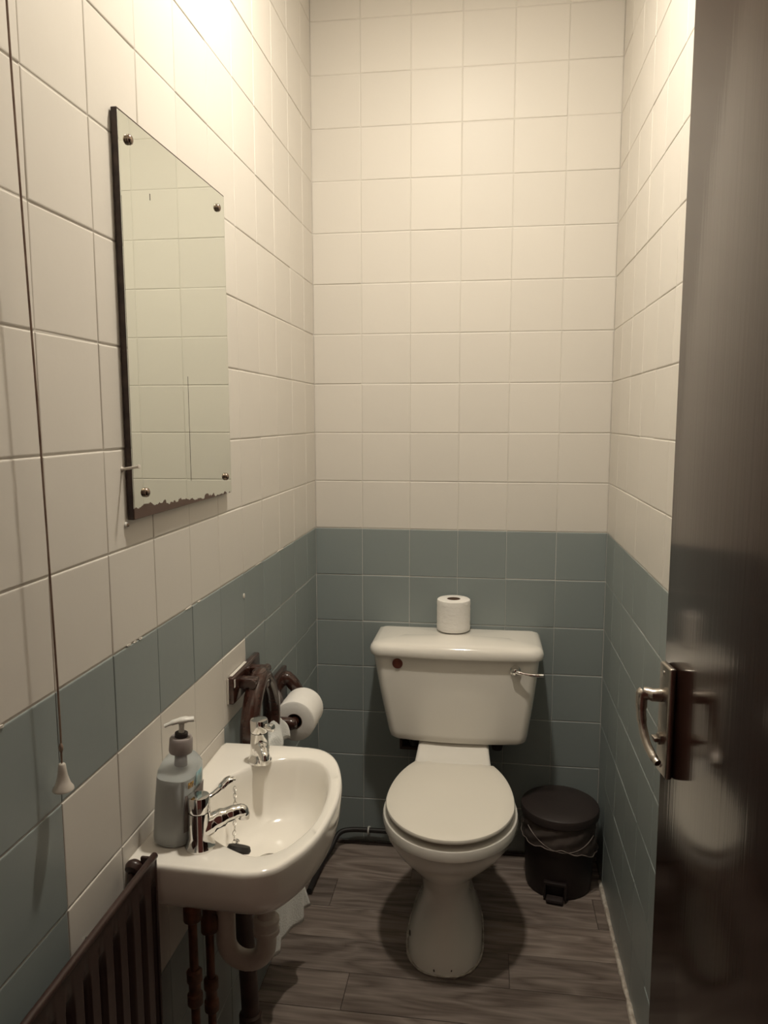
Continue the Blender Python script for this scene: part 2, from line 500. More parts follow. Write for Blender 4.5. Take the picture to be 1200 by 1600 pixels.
# front wall with the doorway the photo is taken through
DX0, DX1, DZ = 0.165, 0.905, 2.03
wf = build('wall_front', join(rbox(-0.0, DX0, Y_FRONT - 0.1, Y_FRONT, 0, CEIL, 0), rbox(DX1, W, Y_FRONT - 0.1, Y_FRONT, 0, CEIL, 0),
                              rbox(DX0, DX1, Y_FRONT - 0.1, Y_FRONT, DZ, CEIL, 0)), PLASTER, smooth=False)
tag(wf, 'painted front wall around the doorway', kind='structure')

# sealant along the right-hand floor edge
path = []
for k in range(60):
    y = -0.12 - k * 0.03
    path.append((W - 0.004 + random.uniform(-0.001, 0.001), y, 0.004 + random.uniform(-0.001, 0.002)))
tr = build('trim_1', tube(path, [0.0075 * random.uniform(0.6, 1.3) for _ in path], 8), SEALANT)
tag(tr, 'ragged white sealant bead along the right wall and floor edge', kind='structure')
bb = build('trim_2', tube([(0.03, -0.006, 0.004), (0.3, -0.006, 0.004), (0.6, -0.006, 0.004), (W - .02, -0.006, 0.004)], 0.006, 8), SUBFLOOR)
tag(bb, 'dark sealed edge between the floor and back wall', kind='structure')

# ------------------------------------------------------------------ door
E0 = Vector((0.7975, -1.302, 0)); ANG = math.radians(8.0)
DM = Matrix.Translation(E0) @ Matrix(((0, 1, 0, 0), (1, 0, 0, 0), (0, 0, 1, 0), (0, 0, 0, 1)))
# door frame: s runs from the free edge to the hinge, n points into the room (to the left)
sdir = Vector((math.sin(ANG), -math.cos(ANG), 0)); ndir = Vector((-math.cos(ANG), -math.sin(ANG), 0))
DM = Matrix(((sdir.x, ndir.x, 0, E0.x), (sdir.y, ndir.y, 0, E0.y), (0, 0, 1, 0), (0, 0, 0, 1)))
door = build('door_1', xf(rbox(0, 0.715, -0.036, 0, 0.006, 2.0, 0.0025), DM), DOOR)
tag(door, 'dark gloss painted door standing open at the right', kind='structure')
h = build('door_handle', xf(rbox(0.008, 0.046, 0, 0.0095, 0.936, 1.092, 0.003, 3), DM), BRASSY, door)
h['label'] = 'satin metal lever handle on a long backplate'
# lever, in world coordinates
lever_pts = [(0.7695, -1.313, 1.0455), (0.7665, -1.314, 1.041), (0.7655, -1.319, 1.020), (0.7670, -1.327, 1.000), (0.7705, -1.341, 0.983), (0.7760, -1.356, 0.972), (0.7800, -1.366, 0.968)]
nk0 = DM @ Vector((0.016, 0.009, 1.0455))
lv = join(tube([nk0, nk0 + ndir * 0.012, Vector((0.777, -1.3165, 1.0455)), Vector((0.7685, -1.3145, 1.0455))], [0.0095, 0.0088, 0.0088, 0.009], 16),
          tube(smooth_path(lever_pts, 6), [0.0092, 0.0080, 0.0068, 0.0060, 0.0056, 0.0056, 0.0048], 14))
build('lever', lv, BRASSY, h)
build('thumb_turn', xf(join(lathe([(0.0085, 0), (0.0085, 0.005), (0.006, 0.007)], 20), rbox(-0.0075, 0.0075, -0.003, 0.003, 0.005, 0.013, 0.0015)),
                            DM @ at((0.027, 0.0095, 0.988), (0, 1, 0))), BRASSY, h)
for zz in (1.080, 0.948):
    build('screw', lathe([(0.0032, 0), (0.003, 0.0012), (0.0012, 0.0017)], 12, DM @ at((0.024, 0.0095, zz), (0, 1, 0))), CHROME, h)

# ------------------------------------------------------------------ ceiling lamp (above the frame)
lamp = tag(empty('ceiling_lamp', (LAMP_POS[0], LAMP_POS[1], CEIL)), 'round ceiling lamp with flat diffuser above the toilet', 'lamp')
build('holder', lathe([(0.045, CEIL), (0.045, CEIL - 0.010), (0.040, CEIL - 0.015), (0.040, LAMP_POS[2] + 0.018), (0.030, LAMP_POS[2] + 0.0165)], 24,
                      Matrix.Translation((LAMP_POS[0], LAMP_POS[1], 0))), WHITE_PL, lamp)
build('housing', lathe([(0.052, LAMP_POS[2] + 0.0185), (0.0555, LAMP_POS[2] + 0.018), (0.0555, LAMP_POS[2] - 0.004), (0.0515, LAMP_POS[2] - 0.004), (0.0515, LAMP_POS[2] + 0.004)], 32,
                       Matrix.Translation((LAMP_POS[0], LAMP_POS[1], 0)), True, False), WHITE_PL, lamp)
build('diffuser', lathe([(0.0505, 0.003), (0.0505, -0.004), (0.046, -0.007), (0.03, -0.009), (0.01, -0.010)], 20, Matrix.Translation(LAMP_POS)), BULB, lamp)

# ------------------------------------------------------------------ toilet
toilet = tag(empty('toilet', (0.458, -0.35, 0)), 'white ceramic toilet with closed cream lid and low cistern', 'toilet')
NT = 56


def egg(cx, yc, hx, front, back, z, p=2.0):
    out = []
    for i in range(NT):
        a = 2 * math.pi * i / NT
        c, s = math.cos(a), math.sin(a)
        x = cx + hx * math.copysign(abs(c) ** (2 / p), c)
        d = (yc - front) if s < 0 else (back - yc)
        y = yc + d * math.copysign(abs(s) ** (2 / p), s)
        out.append((x, y, z))
    return out


secs = [(0.0, .452, -.43, .096, -.578, -.20, 2.5), (0.004, .452, -.43, .101, -.584, -.195, 2.5), (0.04, .4525, -.43, .099, -.576, -.20, 2.4), (0.095, .454, -.43, .077, -.550, -.205, 2.2),
        (0.13, .454, -.42, .066, -.536, -.21, 2.1), (0.16, .454, -.42, .0645, -.530, -.21, 2.1), (0.187, .454, -.42, .0685, -.532, -.21, 2.1), (0.215, .4545, -.42, .078, -.545, -.21, 2.05),
        (0.24, .456, -.43, .091, -.566, -.212, 2.0), (0.275, .458, -.44, .121, -.604, -.215, 2.0), (0.31, .460, -.45, .150, -.636, -.215, 2.0), (0.34, .462, -.455, .168, -.654, -.215, 2.0),
        (0.362, .463, -.46, .174, -.662, -.215, 2.0), (0.366, .463, -.46, .178, -.667, -.214, 2.0), (0.382, .463, -.46, .1795, -.669, -.214, 2.0), (0.392, .463, -.46, .177, -.666, -.215, 2.0), (0.397, .463, -.46, .170, -.658, -.22, 2.0),
        (0.398, .463, -.46, .150, -.635, -.23, 2.0)]
build('pan', loft([egg(cx, yc, hx, fr, bk, z, p) for z, cx, yc, hx, fr, bk, p in secs]), CERAMIC, toilet)


def neck_loop(y, hw, zt, zb, cx=.458):
    L = []
    r = 0.012
    for sx, zz, a0 in ((1, zb, -90), (1, zt, 0), (-1, zt, 90), (-1, zb, 180)):
        for q in range(5):
            a = math.radians(a0 + q * 22.5)
            L.append((cx + sx * (hw - r) + r * math.cos(a), y, (zt - r if zz == zt else zb + r) + r * math.sin(a)))
    return L


build('pan_shelf', loft([neck_loop(-.275, .112, .392, .20), neck_loop(-.255, .116, .402, .20), neck_loop(-.235, .116, .407, .2), neck_loop(-.215, .112, .420, .2), neck_loop(-.195, .108, .440, .2), neck_loop(-.17, .106, .452, .2), neck_loop(-.05, .105, .456, .2)]), CERAMIC, toilet)


def lid_loop(z, off=0.0):
    out = []
    cx, yc, hx, front, yb, bb_ = .463, -.47, .170 + off, -.668 - off, -.254 + off, .294 + off
    for i in range(40):                      # front half
        a = math.pi + math.pi * i / 40
        out.append((cx + hx * math.cos(a), yc + (yc - front) * math.sin(a), z))
    for i in range(13):                      # right side back
        y = yc + (yb - yc) * i / 12
        out.append((cx + hx * math.sqrt(max(0, 1 - ((y - yc) / bb_) ** 2)), y, z))
    for i in range(13):
        y = yb + (yc - yb) * i / 13
        if i > 0 or True:
            out.append((cx - hx * math.sqrt(max(0, 1 - ((y - yc) / bb_) ** 2)), y, z))
    return out


build('seat', loft([lid_loop(.3985, -.030), lid_loop(.4005, -.026), lid_loop(.4075, -.024), lid_loop(.4105, -.028)]), SEAT, toilet)
build('seat_lid', loft([lid_loop(.4115, -.006), lid_loop(.413, -.001), lid_loop(.4185, 0), lid_loop(.4225, -.002), lid_loop(.4245, -.007), lid_loop(.4252, -.03)]), SEAT, toilet)
for sx in (-.075, .075):
    build('seat_hinge', lathe([(0.012, .402), (0.012, .413), (0.009, .417)], 20, Matrix.Translation((.463 + sx, -.246, 0))), SEAT, toilet)


def tank_loop(x0, x1, yf, yb, bow, z, r=0.03, n=10):
    L = []
    cx = (x0 + x1) / 2; hw = (x1 - x0) / 2
    def by(x): return yf - bow * (1 - ((x - cx) / hw) ** 2) + bow
    for q in range(n + 1):                   # front left corner
        a = math.radians(180 + 90 * q / n); L.append((x0 + r + r * math.cos(a), yf + bow + r + r * math.sin(a), z))
    for q in range(1, 16):
        x = x0 + r + (x1 - x0 - 2 * r) * q / 16
        t = (x - cx) / (hw - r)
        L.append((x, yf + bow - bow * (1 - t * t), z))
    for q in range(n + 1):
        a = math.radians(270 + 90 * q / n); L.append((x1 - r + r * math.cos(a), yf + bow + r + r * math.sin(a), z))
    rb = 0.012
    for q in range(5):
        a = math.radians(90 * q / 4); L.append((x1 - rb + rb * math.cos(a), yb - rb + rb * math.sin(a), z))
    for q in range(5):
        a = math.radians(90 + 90 * q / 4); L.append((x0 + rb + rb * math.cos(a), yb - rb + rb * math.sin(a), z))
    return L


tk = [(0.453, .282, .655, -.180, .012), (0.455, .270, .667, -.190, .012), (0.462, .262, .675, -.195, .012), (0.48, .258, .679, -.197, .012), (0.60, .234, .695, -.203, .010), (0.72, .214, .708, -.208, .008), (0.735, .213, .709, -.208, .008)]
tank = build('cistern_tank', loft([tank_loop(a, b, yf, -.012, bw, z) for z, a, b, yf, bw in tk]), CERAMIC, toilet)


def lid2(off, z, dome=0.0):
    L = tank_loop(.2045 + off, .7195 - off, -.2265 + off, -.004 - off * .4, .010, z, r=max(0.04 - off * 0.5, .012))
    return [(x, y, z + dome * (1 - ((x - .462) / .26) ** 2) * (1 - ((y + .115) / .16) ** 2)) for x, y, z in L]


build('cistern_lid', loft([lid2(.010, .724), lid2(.002, .725), lid2(0, .729), lid2(0, .741), lid2(.003, .750), lid2(.010, .757, .003), lid2(.024, .760, .007), lid2(.06, .7605, .010), lid2(.09, .7605, .0115)]), CERAMIC, toilet)
lever = build('flush_lever', join(lathe([(0.0155, 0), (0.0155, 0.004), (0.011, 0.008), (0.009, 0.016), (0.006, 0.018)], 24, at((.637, -.2035, .694), (0, -1, 0))),
                                  tube(smooth_path([(.637, -.216, .694), (.66, -.222, .691), (.685, -.224, .689), (.716, -.222, .688)], 6), [0.0058, 0.0044, 0.0048, 0.0058], 12)), CHROME, toilet)
lever['label'] = 'small chrome flush lever'
plug = build('side_blanking_plug', lathe([(0.0155, 0), (0.0155, 0.002), (0.012, 0.0038)], 28, at((.2905, -.2022, .700), (0, -1, 0))), RED_PLUG, toilet)
plug['label'] = 'round rusty brown blanking plug'
for x in (.345, .60):
    build('cistern_bolt', lathe([(0.016, .405), (0.018, .415), (0.018, .435), (0.010, .44), (0.010, .454)], 16, Matrix.Translation((x - .01, -.10, 0))), BLACK_PLASTIC, toilet)
build('cistern_bracket', join(rbox(.29, .345, -.10, -.03, .385, .395, .002), rbox(.285, .293, -.10, -.03, .385, .454, .002)), BROWN_PIPE, toilet)
# sealant round the foot
pts = egg(.452, -.43, .104, -.587, -.19, .0035, 2.5)
build('foot_sealant', tube(pts, [0.0032 * random.uniform(.5, 1.4) for _ in pts], 6, closed=True), SEALANT, toilet)
for (x, y, z, r) in ((.3605, -.498, .052, .006), (.5445, -.49, .036, .0055), (.431, -.5815, .014, .0022), (.476, -.5815, .018, .0016)):
    n = Vector((x - .452, (y + .43) * .35, .2 * .1)).normalized()
    build('chip', lathe([(r, 0), (r * .7, .0012)], 7, at((x, y, z), n) @ Matrix.Diagonal((1, 1.7, 1, 1))), MARK, toilet)

# ------------------------------------------------------------------ toilet rolls


def roll(name, center, axis, r, L, label, mt):
    t = tag(empty(name, center), label, 'toilet roll', 'toilet rolls')
    M = at(center, axis)
    prof = [(0.021, 0), (r - .004, 0), (r - .001, .002), (r, .006)]
    for k in range(1, 10): prof.append((r + random.uniform(-.0006, .0006), .006 + (L - .012) * k / 10))
    prof += [(r, L - .006), (r - .001, L - .002), (r - .004, L), (0.021, L), (0.0205, L - .002), (0.0205, .002), (0.021, 0)]
    build('paper', lathe(prof, 40, M, False, False), mt, t)
    build('core', lathe([(.0203, .0005), (.0203, L - .0005), (.019, L - .0005), (.019, .0005), (.0203, .0005)], 28, M, False, False), CARD, t)
    return t


r1 = roll('toilet_roll', (.4495, -.066, .7718), (0, 0, 1), .0515, .098, 'white toilet roll standing upright on the cistern lid', PAPER_QUILT)
# loose sheet edge seam
r2 = roll('toilet_roll', (.066, -.556, .652), (0, 1, 0), .0535, .108, 'white toilet roll on the dark holder beside the basin', PAPER)

# ------------------------------------------------------------------ wash basin
basin = tag(empty('wash_basin', (0.0, -1.115, .742)), 'small white ceramic hand basin with two chrome taps on the left wall', 'basin')
ZR = .742
OUT = [(.0, -.89), (.0, -1.0), (.0, -1.1), (.0, -1.2), (.0, -1.335), (.056, -1.336), (.12, -1.3385), (.177, -1.3405), (.208, -1.337), (.235, -1.322), (.252, -1.298), (.271, -1.259), (.285, -1.205), (.2915, -1.135), (.2905, -1.073), (.281, -1.014), (.261, -.951), (.237, -.913), (.205, -.893), (.144, -.8885), (.06, -.889)]
INN = [(.054, -1.06), (.083, -1.008), (.115, -.969), (.155, -.947), (.194, -.942), (.225, -.957), (.249, -.994), (.265, -1.054), (.270, -1.124), (.264, -1.189), (.248, -1.239), (.229, -1.270), (.205, -1.286), (.177, -1.287), (.112, -1.249), (.072, -1.19), (.053, -1.12)]
BC = Vector((.165, -1.118))


def ray_loop(poly, n=128):
    out = []
    P = [Vector(p[:2]) for p in poly]
    for i in range(n):
        a = 2 * math.pi * (i + .5) / n
        d = Vector((math.cos(a), math.sin(a))); best = None
        for k in range(len(P)):
            p, q = P[k], P[(k + 1) % len(P)]
            e = q - p; den = d.x * e.y - d.y * e.x
            if abs(den) < 1e-12: continue
            w_ = p - BC
            t = (w_.x * e.y - w_.y * e.x) / den; s = (w_.x * d.y - w_.y * d.x) / den
            if t > 0 and -1e-6 <= s <= 1 + 1e-6 and (best is None or t > best): best = t
        out.append(BC + d * best)
    return out


outp = [(x, y) for x, y in OUT]
front = [Vector((x, y, 0)) for x, y in OUT[5:]]
outp = OUT[:5] + [tuple(v[:2]) for v in smooth_path(front, 6)]
ol = ray_loop(outp); il = ray_loop([tuple(v[:2]) for v in smooth_loop([(x, y, 0) for x, y in INN], 6)])


def lp(base, s, z, dn=0.0, sh=(0, 0)):
    return [(BC.x + sh[0] + (p.x - BC.x) * s, BC.y + sh[1] + (p.y - BC.y) * s, z) for p in base]


def inset(base, d, z):
    out = []; n = len(base)
    for i, p in enumerate(base):
        v = BC - p; out.append((p.x + v.x / v.length * d, p.y + v.y / v.length * d, z))
    return out


mid = [(a * 2 + b) / 3 for a, b in zip(ol, il)]
loops = [lp(ol, .30, .600), lp(ol, .48, .605), lp(ol, .66, .622), lp(ol, .82, .648), lp(ol, .92, .668), lp(ol, .965, .684), lp(ol, .985, .70), lp(ol, .993, .722),
         inset(ol, .0005, .732), inset(ol, .0012, .7375), inset(ol, .004, .7412), inset(ol, .009, .742), [(p.x, p.y, .7418) for p in mid],
         inset(il, -.004, .7412), inset(il, 0, .7395), inset(il, .003, .735), lp(il, .945, .720), lp(il, .90, .695), lp(il, .84, .668), lp(il, .74, .645), lp(il, .58, .632), lp(il, .36, .625), lp(il, .16, .6225)]
body = build('basin_bowl', loft(loops, True, True), CERAMIC, basin, angle=60)
build('waste_outlet', lathe([(.020, .6245), (.022, .6262), (.016, .6255), (.0, .618)], 24, Matrix.Translation((BC.x, BC.y, .0))), CHROME, basin)

# taps


def tap(base, yaw, spout_tip, lever_tip, lever_style):
    bx, by = base
    M = Matrix.Translation((bx, by, ZR))
    t = build('tap', join(lathe([(.024, -.001), (.024, .003), (.0205, .007), (.0185, .02), (.0178, .045), (.0172, .060)], 28, M),
                          lathe([(.0168, .061), (.0178, .0635), (.0178, .083), (.0165, .0865), (.010, .0875)], 28, M)), CHROME, basin)
    s = Vector(spout_tip); b = Vector((bx, by, ZR + .030)); d = (s - b); d2 = Vector((d.x, d.y, 0)).normalized()
    p = [b + d2 * .004, b + d * .35 + Vector((0, 0, .003)), b + d * .7 + Vector((0, 0, .004)), s + Vector((0, 0, .002)), s + d2 * .005 + Vector((0, 0, -.004)), s + d2 * .005 + Vector((0, 0, -.011))]
    build('spout', tube(smooth_path(p, 5), [.0172, .0152, .0125, .0110, .0102, .0098], 18), CHROME, t)
    l = Vector(lever_tip); b2 = Vector((bx, by, ZR + .075)); d = l - b2
    if lever_style == 'long':
        p = [b2 + d * .12, b2 + d * .35 + Vector((0, 0, -.002)), b2 + d * .6, b2 + d * .82 + Vector((0, 0, .004)), l]
        build('lever', tube(smooth_path(p, 6), [.0048, .0046, .0052, .0078, .0088, .0052], 14, squash=.7), CHROME, t)
    else:
        p = [b2, b2 + d * .5, l]
        build('lever', join(tube(p, [.006, .0055, .006], 12), lathe([(.0075, -.006), (.0085, 0), (.0075, .006), (.003, .008)], 16, at(l, d))), CHROME, t)
    return t


t1 = tap((.1005, -1.277), 0, (.157, -1.243, .7865), (.1415, -1.2265, .834), 'long')
t1['label'] = 'chrome tap with long spout and lever beside the soap bottle'
t2 = tap((.1035, -.966), 0, (.124, -1.004, .768), (.130, -.975, .816), 'short')
t2['label'] = 'chrome tap at the far corner of the basin'
# plug and chain
pl = build('plug', lathe([(.0185, 0), (.020, .004), (.0175, .010), (.006, .011)], 24, at((.156, -1.256, .724), (.10, .42, .90))), RUBBER, basin)
pl['label'] = 'black rubber basin plug'
chain_pts = smooth_path([(.091, -1.083, .739), (.101, -1.112, .724), (.113, -1.150, .706), (.126, -1.192, .694), (.140, -1.222, .712), (.152, -1.246, .736)], 8)
links = []
tot = 22
for k in range(tot):
    f_ = (k + .5) / tot * (len(chain_pts) - 1)
    i0 = int(f_); p = chain_pts[i0].lerp(chain_pts[min(i0 + 1, len(chain_pts) - 1)], f_ - i0)
    d = (chain_pts[min(i0 + 1, len(chain_pts) - 1)] - chain_pts[max(i0 - 1, 0)]).normalized()
    q = Vector((1, 0, 0)).rotation_difference(d).to_matrix().to_4x4()
    Mk = Matrix.Translation(p + Vector((0, 0, .003))) @ q @ Matrix.Rotation(math.pi / 2 * (k % 2) + .5, 4, 'X')
    ring = [Mk @ Vector((.0060 * math.cos(a), .0030 * math.sin(a), 0)) for a in [2 * math.pi * i / 10 for i in range(10)]]
    links.append(tube(ring, .0008, 5, closed=True))
build('plug_chain', join(*links), CHROME, basin)

# ------------------------------------------------------------------ soap bottle
sb = tag(empty('soap_bottle', (.052, -1.248, ZR)), 'clear pump soap bottle half full of milky soap on the basin', 'soap bottle')
SM = Matrix.Translation((.0495, -1.246, ZR + .0005)) @ Matrix.Rotation(math.radians(4.0), 4, 'Y')


def bl(hx, hy, z, p=3.0, n=40):
    return [SM @ Vector((hx * math.copysign(abs(math.cos(a)) ** (2 / p), math.cos(a)), hy * math.copysign(abs(math.sin(a)) ** (2 / p), math.sin(a)), z)) for a in [2 * math.pi * i / n for i in range(n)]]


bot = [(.026, .039, 0), (.0315, .0445, .003), (.033, .046, .012), (.0325, .0455, .05), (.0315, .0445, .09), (.031, .044, .108), (.030, .0425, .119), (.027, .038, .128), (.022, .029, .136), (.016, .019, .1415), (.0135, .0135, .145), (.0125, .0125, .149)]
build('bottle', loft([bl(a, b, z, 3.0 if z < .12 else 2.4) for a, b, z in bot], True, False), BOTTLE, sb)
liq = [(.0285, .0415, .002), (.0312, .0442, .006), (.0314, .0444, .05), (.0300, .0430, .1115), (.0296, .0426, .112)]
build('soap', loft([bl(a, b, z) for a, b, z in liq]), LIQUID, sb)
build('collar', lathe([(.0185, .144), (.0192, .147), (.0185, .166), (.0165, .169), (.009, .1695)], 28, SM), GREY_PL, sb)
build('pump_stem', lathe([(.0105, .169), (.0105, .176), (.0085, .177)], 20, SM), BIN_LID, sb)
build('dip_tube', lathe([(.0085, .118), (.0085, .145)], 16, SM), GREY_PL, sb)
ph = SM @ Vector((0, 0, .171))
build('pump_head', join(lathe([(.0048, .176), (.0040, .183), (.0050, .192)], 16, SM),
                        tube(smooth_path([SM @ Vector(p) for p in [(.018, .006, .199), (.004, .0, .198), (-.010, -.006, .195), (-.024, -.012, .189)]], 5), [.0065, .0082, .0066, .0045], 14, squash=.62)), WHITE_PL, sb)
ORANGE = mat('label_print_amber', (0.55, 0.33, 0.08), 0.5, var=(300, (0.06, 0.03, 0.02), (1, 1, 1)))
TEAL = mat('label_print_teal', (0.16, 0.34, 0.38), 0.4, var=(90, (0.45, 0.55, 0.53), (1, 1, 1)))
LABELBR = mat('label_print_brown', (0.11, 0.085, 0.075), 0.5, var=(60, (0.2, 0.17, 0.15), (1, 1, 1)))


def side_label(name, y0, y1, z0, z1, mt, x=.0284):
    V = []
    n = 8
    for i in range(n + 1):
        y = y0 + (y1 - y0) * i / n
        xx = (.0328) * (1 - abs(y / .0458) ** 3.0) ** (1 / 3.0) + .0006
        for z in (z0, z1): V.append(SM @ Vector((xx, y, z)))
    Fc = [(2 * i, 2 * i + 2, 2 * i + 3, 2 * i + 1) for i in range(n)]
    o = build(name, (V, Fc), mt, sb)
    md = o.modifiers.new('thickness', 'SOLIDIFY'); md.thickness = 0.0004
    return o


side_label('label_tag', -.034, -.022, .099, .109, ORANGE)
side_label('label_emblem', -.014, .010, .094, .118, TEAL)
side_label('label_panel', -.038, .024, .026, .088, LABELBR)

# ------------------------------------------------------------------ waste trap and pipes below the basin
trap = tag(empty('waste_trap', (.11, -1.1, .42)), 'off white plastic U bend waste trap under the basin', 'waste trap')
xa, xb_, yy = .153, .074, -1.105
bend = [(xa, yy, .50)] + [((xa + xb_) / 2 + (xa - xb_) / 2 * math.cos(a), yy, .452 - .0395 * math.sin(a)) for a in [math.pi * i / 12 for i in range(13)]] + [(xb_, yy, .53), (xb_, yy, .575)]
build('u_bend', tube(bend, .0185, 20), PVC, trap)
build('inlet_pipe', tube([(xa, yy, .498), (xa, yy, .60)], .0165, 20), PVC, trap)
build('collar_nut', lathe([(.019, .47), (.0245, .474), (.0245, .482), (.0225, .484), (.0225, .494), (.0245, .496), (.0245, .502), (.018, .506)], 24, Matrix.Translation((xa, yy, 0))), PVC, trap)
build('outlet_nut', lathe([(.019, .55), (.023, .553), (.023, .578), (.018, .583)], 20, Matrix.Translation((xb_, yy, 0))), PVC, trap)
build('outlet_elbow', tube(smooth_path([(xb_, yy, .575), (xb_, yy + .003, .592), (.055, yy + .012, .602), (.012, yy + .03, .604)], 6), .0165, 16), PVC, trap)

waste = tag(empty('waste_pipe', (.06, -.87, 0)), 'dark waste pipe running down behind the U bend', 'pipe')
build('pipe', tube(smooth_path([(.035, -.96, .56), (.045, -.955, .50), (.05, -.94, .40), (.055, -.925, .2), (.057, -.92, .0)], 6), .019, 18), BROWN_PIPE, waste)
build('socket', lathe([(.020, .10), (.0245, .104), (.0245, .140), (.020, .144)], 20, Matrix.Translation((.0555, -.923, 0))), BROWN_PIPE, waste)


def supply(y, label, x=.052, bx=.09, by=-1.2):
    t = tag(empty('supply_pipe', (x, y, 0)), label, 'pipe', 'tap supply pipes')
    build('pipe', tube(smooth_path([(x, y, 0.0), (x, y, .2), (x, y, .45), (x, y, .60), (x + .004, y + .002, .645)], 5), .0078, 14), COPPER, t)
    build('isolating_valve', lathe([(.009, .395), (.0135, .40), (.0135, .418), (.0105, .421), (.0105, .440), (.0135, .444), (.0135, .462), (.009, .466)], 6 * 3, Matrix.Translation((x, y, 0))), OLD_METAL, t)
    build('tap_connector', lathe([(.009, .555), (.0155, .56), (.0155, .585), (.012, .59), (.012, .612), (.016, .616), (.016, .636), (.010, .64)], 18, Matrix.Translation((x, y, 0))), OLD_METAL, t)
    return t


supply(-1.205, 'tarnished copper supply pipe nearer the radiator under the basin')
s2 = supply(-1.13, 'tarnished copper supply pipe nearer the U bend under the basin')
s2.location.z = -.03
for c in s2.children:
    if c.name.startswith(('isolating', 'tap_')): c.location.z -= .045

bp = tag(empty('floor_pipe', (.12, -.03, .05)), 'thin dark pipe clipped along the foot of the back wall', 'pipe')
build('pipe', tube(smooth_path([(.035, -.30, .012), (.040, -.20, .013), (.046, -.14, .016), (.060, -.09, .03), (.075, -.045, .052), (.11, -.025, .058), (.2, -.022, .060), (.36, -.022, .060)], 6), .0085, 12), RUBBER, bp)
build('clip', join(tube([(.172 , -.022 + .0105 * math.cos(a), .059 + .0105 * math.sin(a)) for a in [math.pi * 2 * i / 12 for i in range(12)]], .003, 6, closed=True), rbox(.169, .175, -.012, -.001, .055, .063, .001)), WHITE_PL, bp)

# ------------------------------------------------------------------ radiator
rad = tag(empty('radiator', (.045, -1.65, .12)), 'brown painted panel radiator with vertical flutes under the pull cord', 'radiator')
RX, RT, RB, RY1, RY0 = .058, .765, .165, -1.345, -2.0
PITCH = .0385
# fluted front skin, a profile in y swept in z with pressed-in channels that stop short of the top and bottom
zs = [RB, RB + .03, RB + .05, RB + .065, RT - .065, RT - .05, RT - .035, RT - .006, RT]
dep = [0, 0, .35, 1, 1, .6, 0, 0, 0]
ysn = 260
V = []; Fc = []
for k, z in enumerate(zs):
    for i in range(ysn):
        y = RY1 + (RY0 - RY1) * i / (ysn - 1)
        ph_ = ((RY1 - y - .006) / PITCH) % 1.0
        g = 0.0
        if .0 < ph_ < .42: g = math.sin(math.pi * ph_ / .42) ** .6
        V.append((RX - .0150 * g * dep[k], y, z))
for k in range(len(zs) - 1):
    for i in range(ysn - 1):
        Fc.append((k * ysn + i, k * ysn + i + 1, (k + 1) * ysn + i + 1, (k + 1) * ysn + i))
o = build('front_panel', (V, Fc), RADIATOR, rad, angle=80)
md = o.modifiers.new('thickness', 'SOLIDIFY'); md.thickness = .0015; md.offset = -1
build('back_panel', rbox(.026, .036, RY0, RY1 - .004, RB, RT - .05, .003), RADIATOR, rad)
build('top_rail', tube([(RX - .003, RY1, RT - .001), (RX - .003, (RY0 + RY1) / 2, RT - .001), (RX - .003, RY0, RT - .001)], .0055, 12), RADIATOR, rad)
build('end_seam', rbox(.034, RX + .001, RY1 - .006, RY1, RB, RT - .002, .002), RADIATOR, rad)
build('bleed_boss', join(lathe([(.006, 0), (.012, .003), (.0145, .009), (.0140, .014), (.010, .019), (.003, .0215)], 20, at((.0245, -1.3625, .742), (.1, .8, .35))), tube([(.0245, -1.361, .743), (.030, -1.372, .708)], .006, 10)), RADIATOR, rad)
for y in (-1.5, -1.85):
    build('wall_bracket', rbox(.001, .027, y - .02, y + .02, .50, RT - .10, .003), RADIATOR, rad)
build('bracket_screw', lathe([(.0042, 0), (.0042, .0015), (.002, .003)], 12, at((.0, -1.455, .700), (1, 0, 0))), CHROME, rad)
V0 = join(tube([(.045, -1.40, RB + .03), (.045, -1.40, 0.0)], .0075, 12), lathe([(.012, .10), (.014, .105), (.014, .135), (.010, .14)], 14, Matrix.Translation((.045, -1.40, 0))))
build('valve_pipe', V0, COPPER, rad)

# ------------------------------------------------------------------ towel ring, towel, roll holder
tr_ = tag(empty('towel_ring', (0, -.775, .84)), 'dark brown towel ring on a chipped wall plate above the basin', 'towel ring')
build('wall_plate', rbox(.0002, .016, -.862, -.672, .812, .872, .005, 3), DARKWOOD, tr_)
for y in (-.815, -.735):
    build('arm', rbox(.014, .056, y - .013, y + .013, .836, .860, .005, 3), DARKWOOD, tr_)
build('pivot_bar', tube([(.047, -.834, .849), (.047, -.716, .849)], .0095, 14), DARKWOOD, tr_)
ringp = []
for i in range(48):
    a = 2 * math.pi * i / 48
    ringp.append((.047, -.775 + .084 * math.sin(a), .733 + .098 * math.cos(a) + (.016 * max(0, math.cos(a)) ** 6)))
build('ring', join(tube(ringp, .021, 16, closed=True, squash=1.0), tube(smooth_path([(.047, -.775, .862), (.047, -.775, .845), (.047, -.775, .826)], 4), [.026, .024, .034], 16, squash=.6, up=(1, 0, 0))), DARKWOOD, tr_)
# paint smears where the wall paint lapped onto the plate
sm = join(rbox(.0162, .0170, -.861, -.853, .850, .868, .0003, 1), rbox(.0005, .0045, -.8632, -.8618, .8135, .871, .0005, 1), rbox(.002, .009, -.85, -.75, .8718, .8726, .0003, 1))
o = build('paint_smear', sm, WHITE_TILE, tr_); o['label'] = 'cream paint smear along the plate edge'

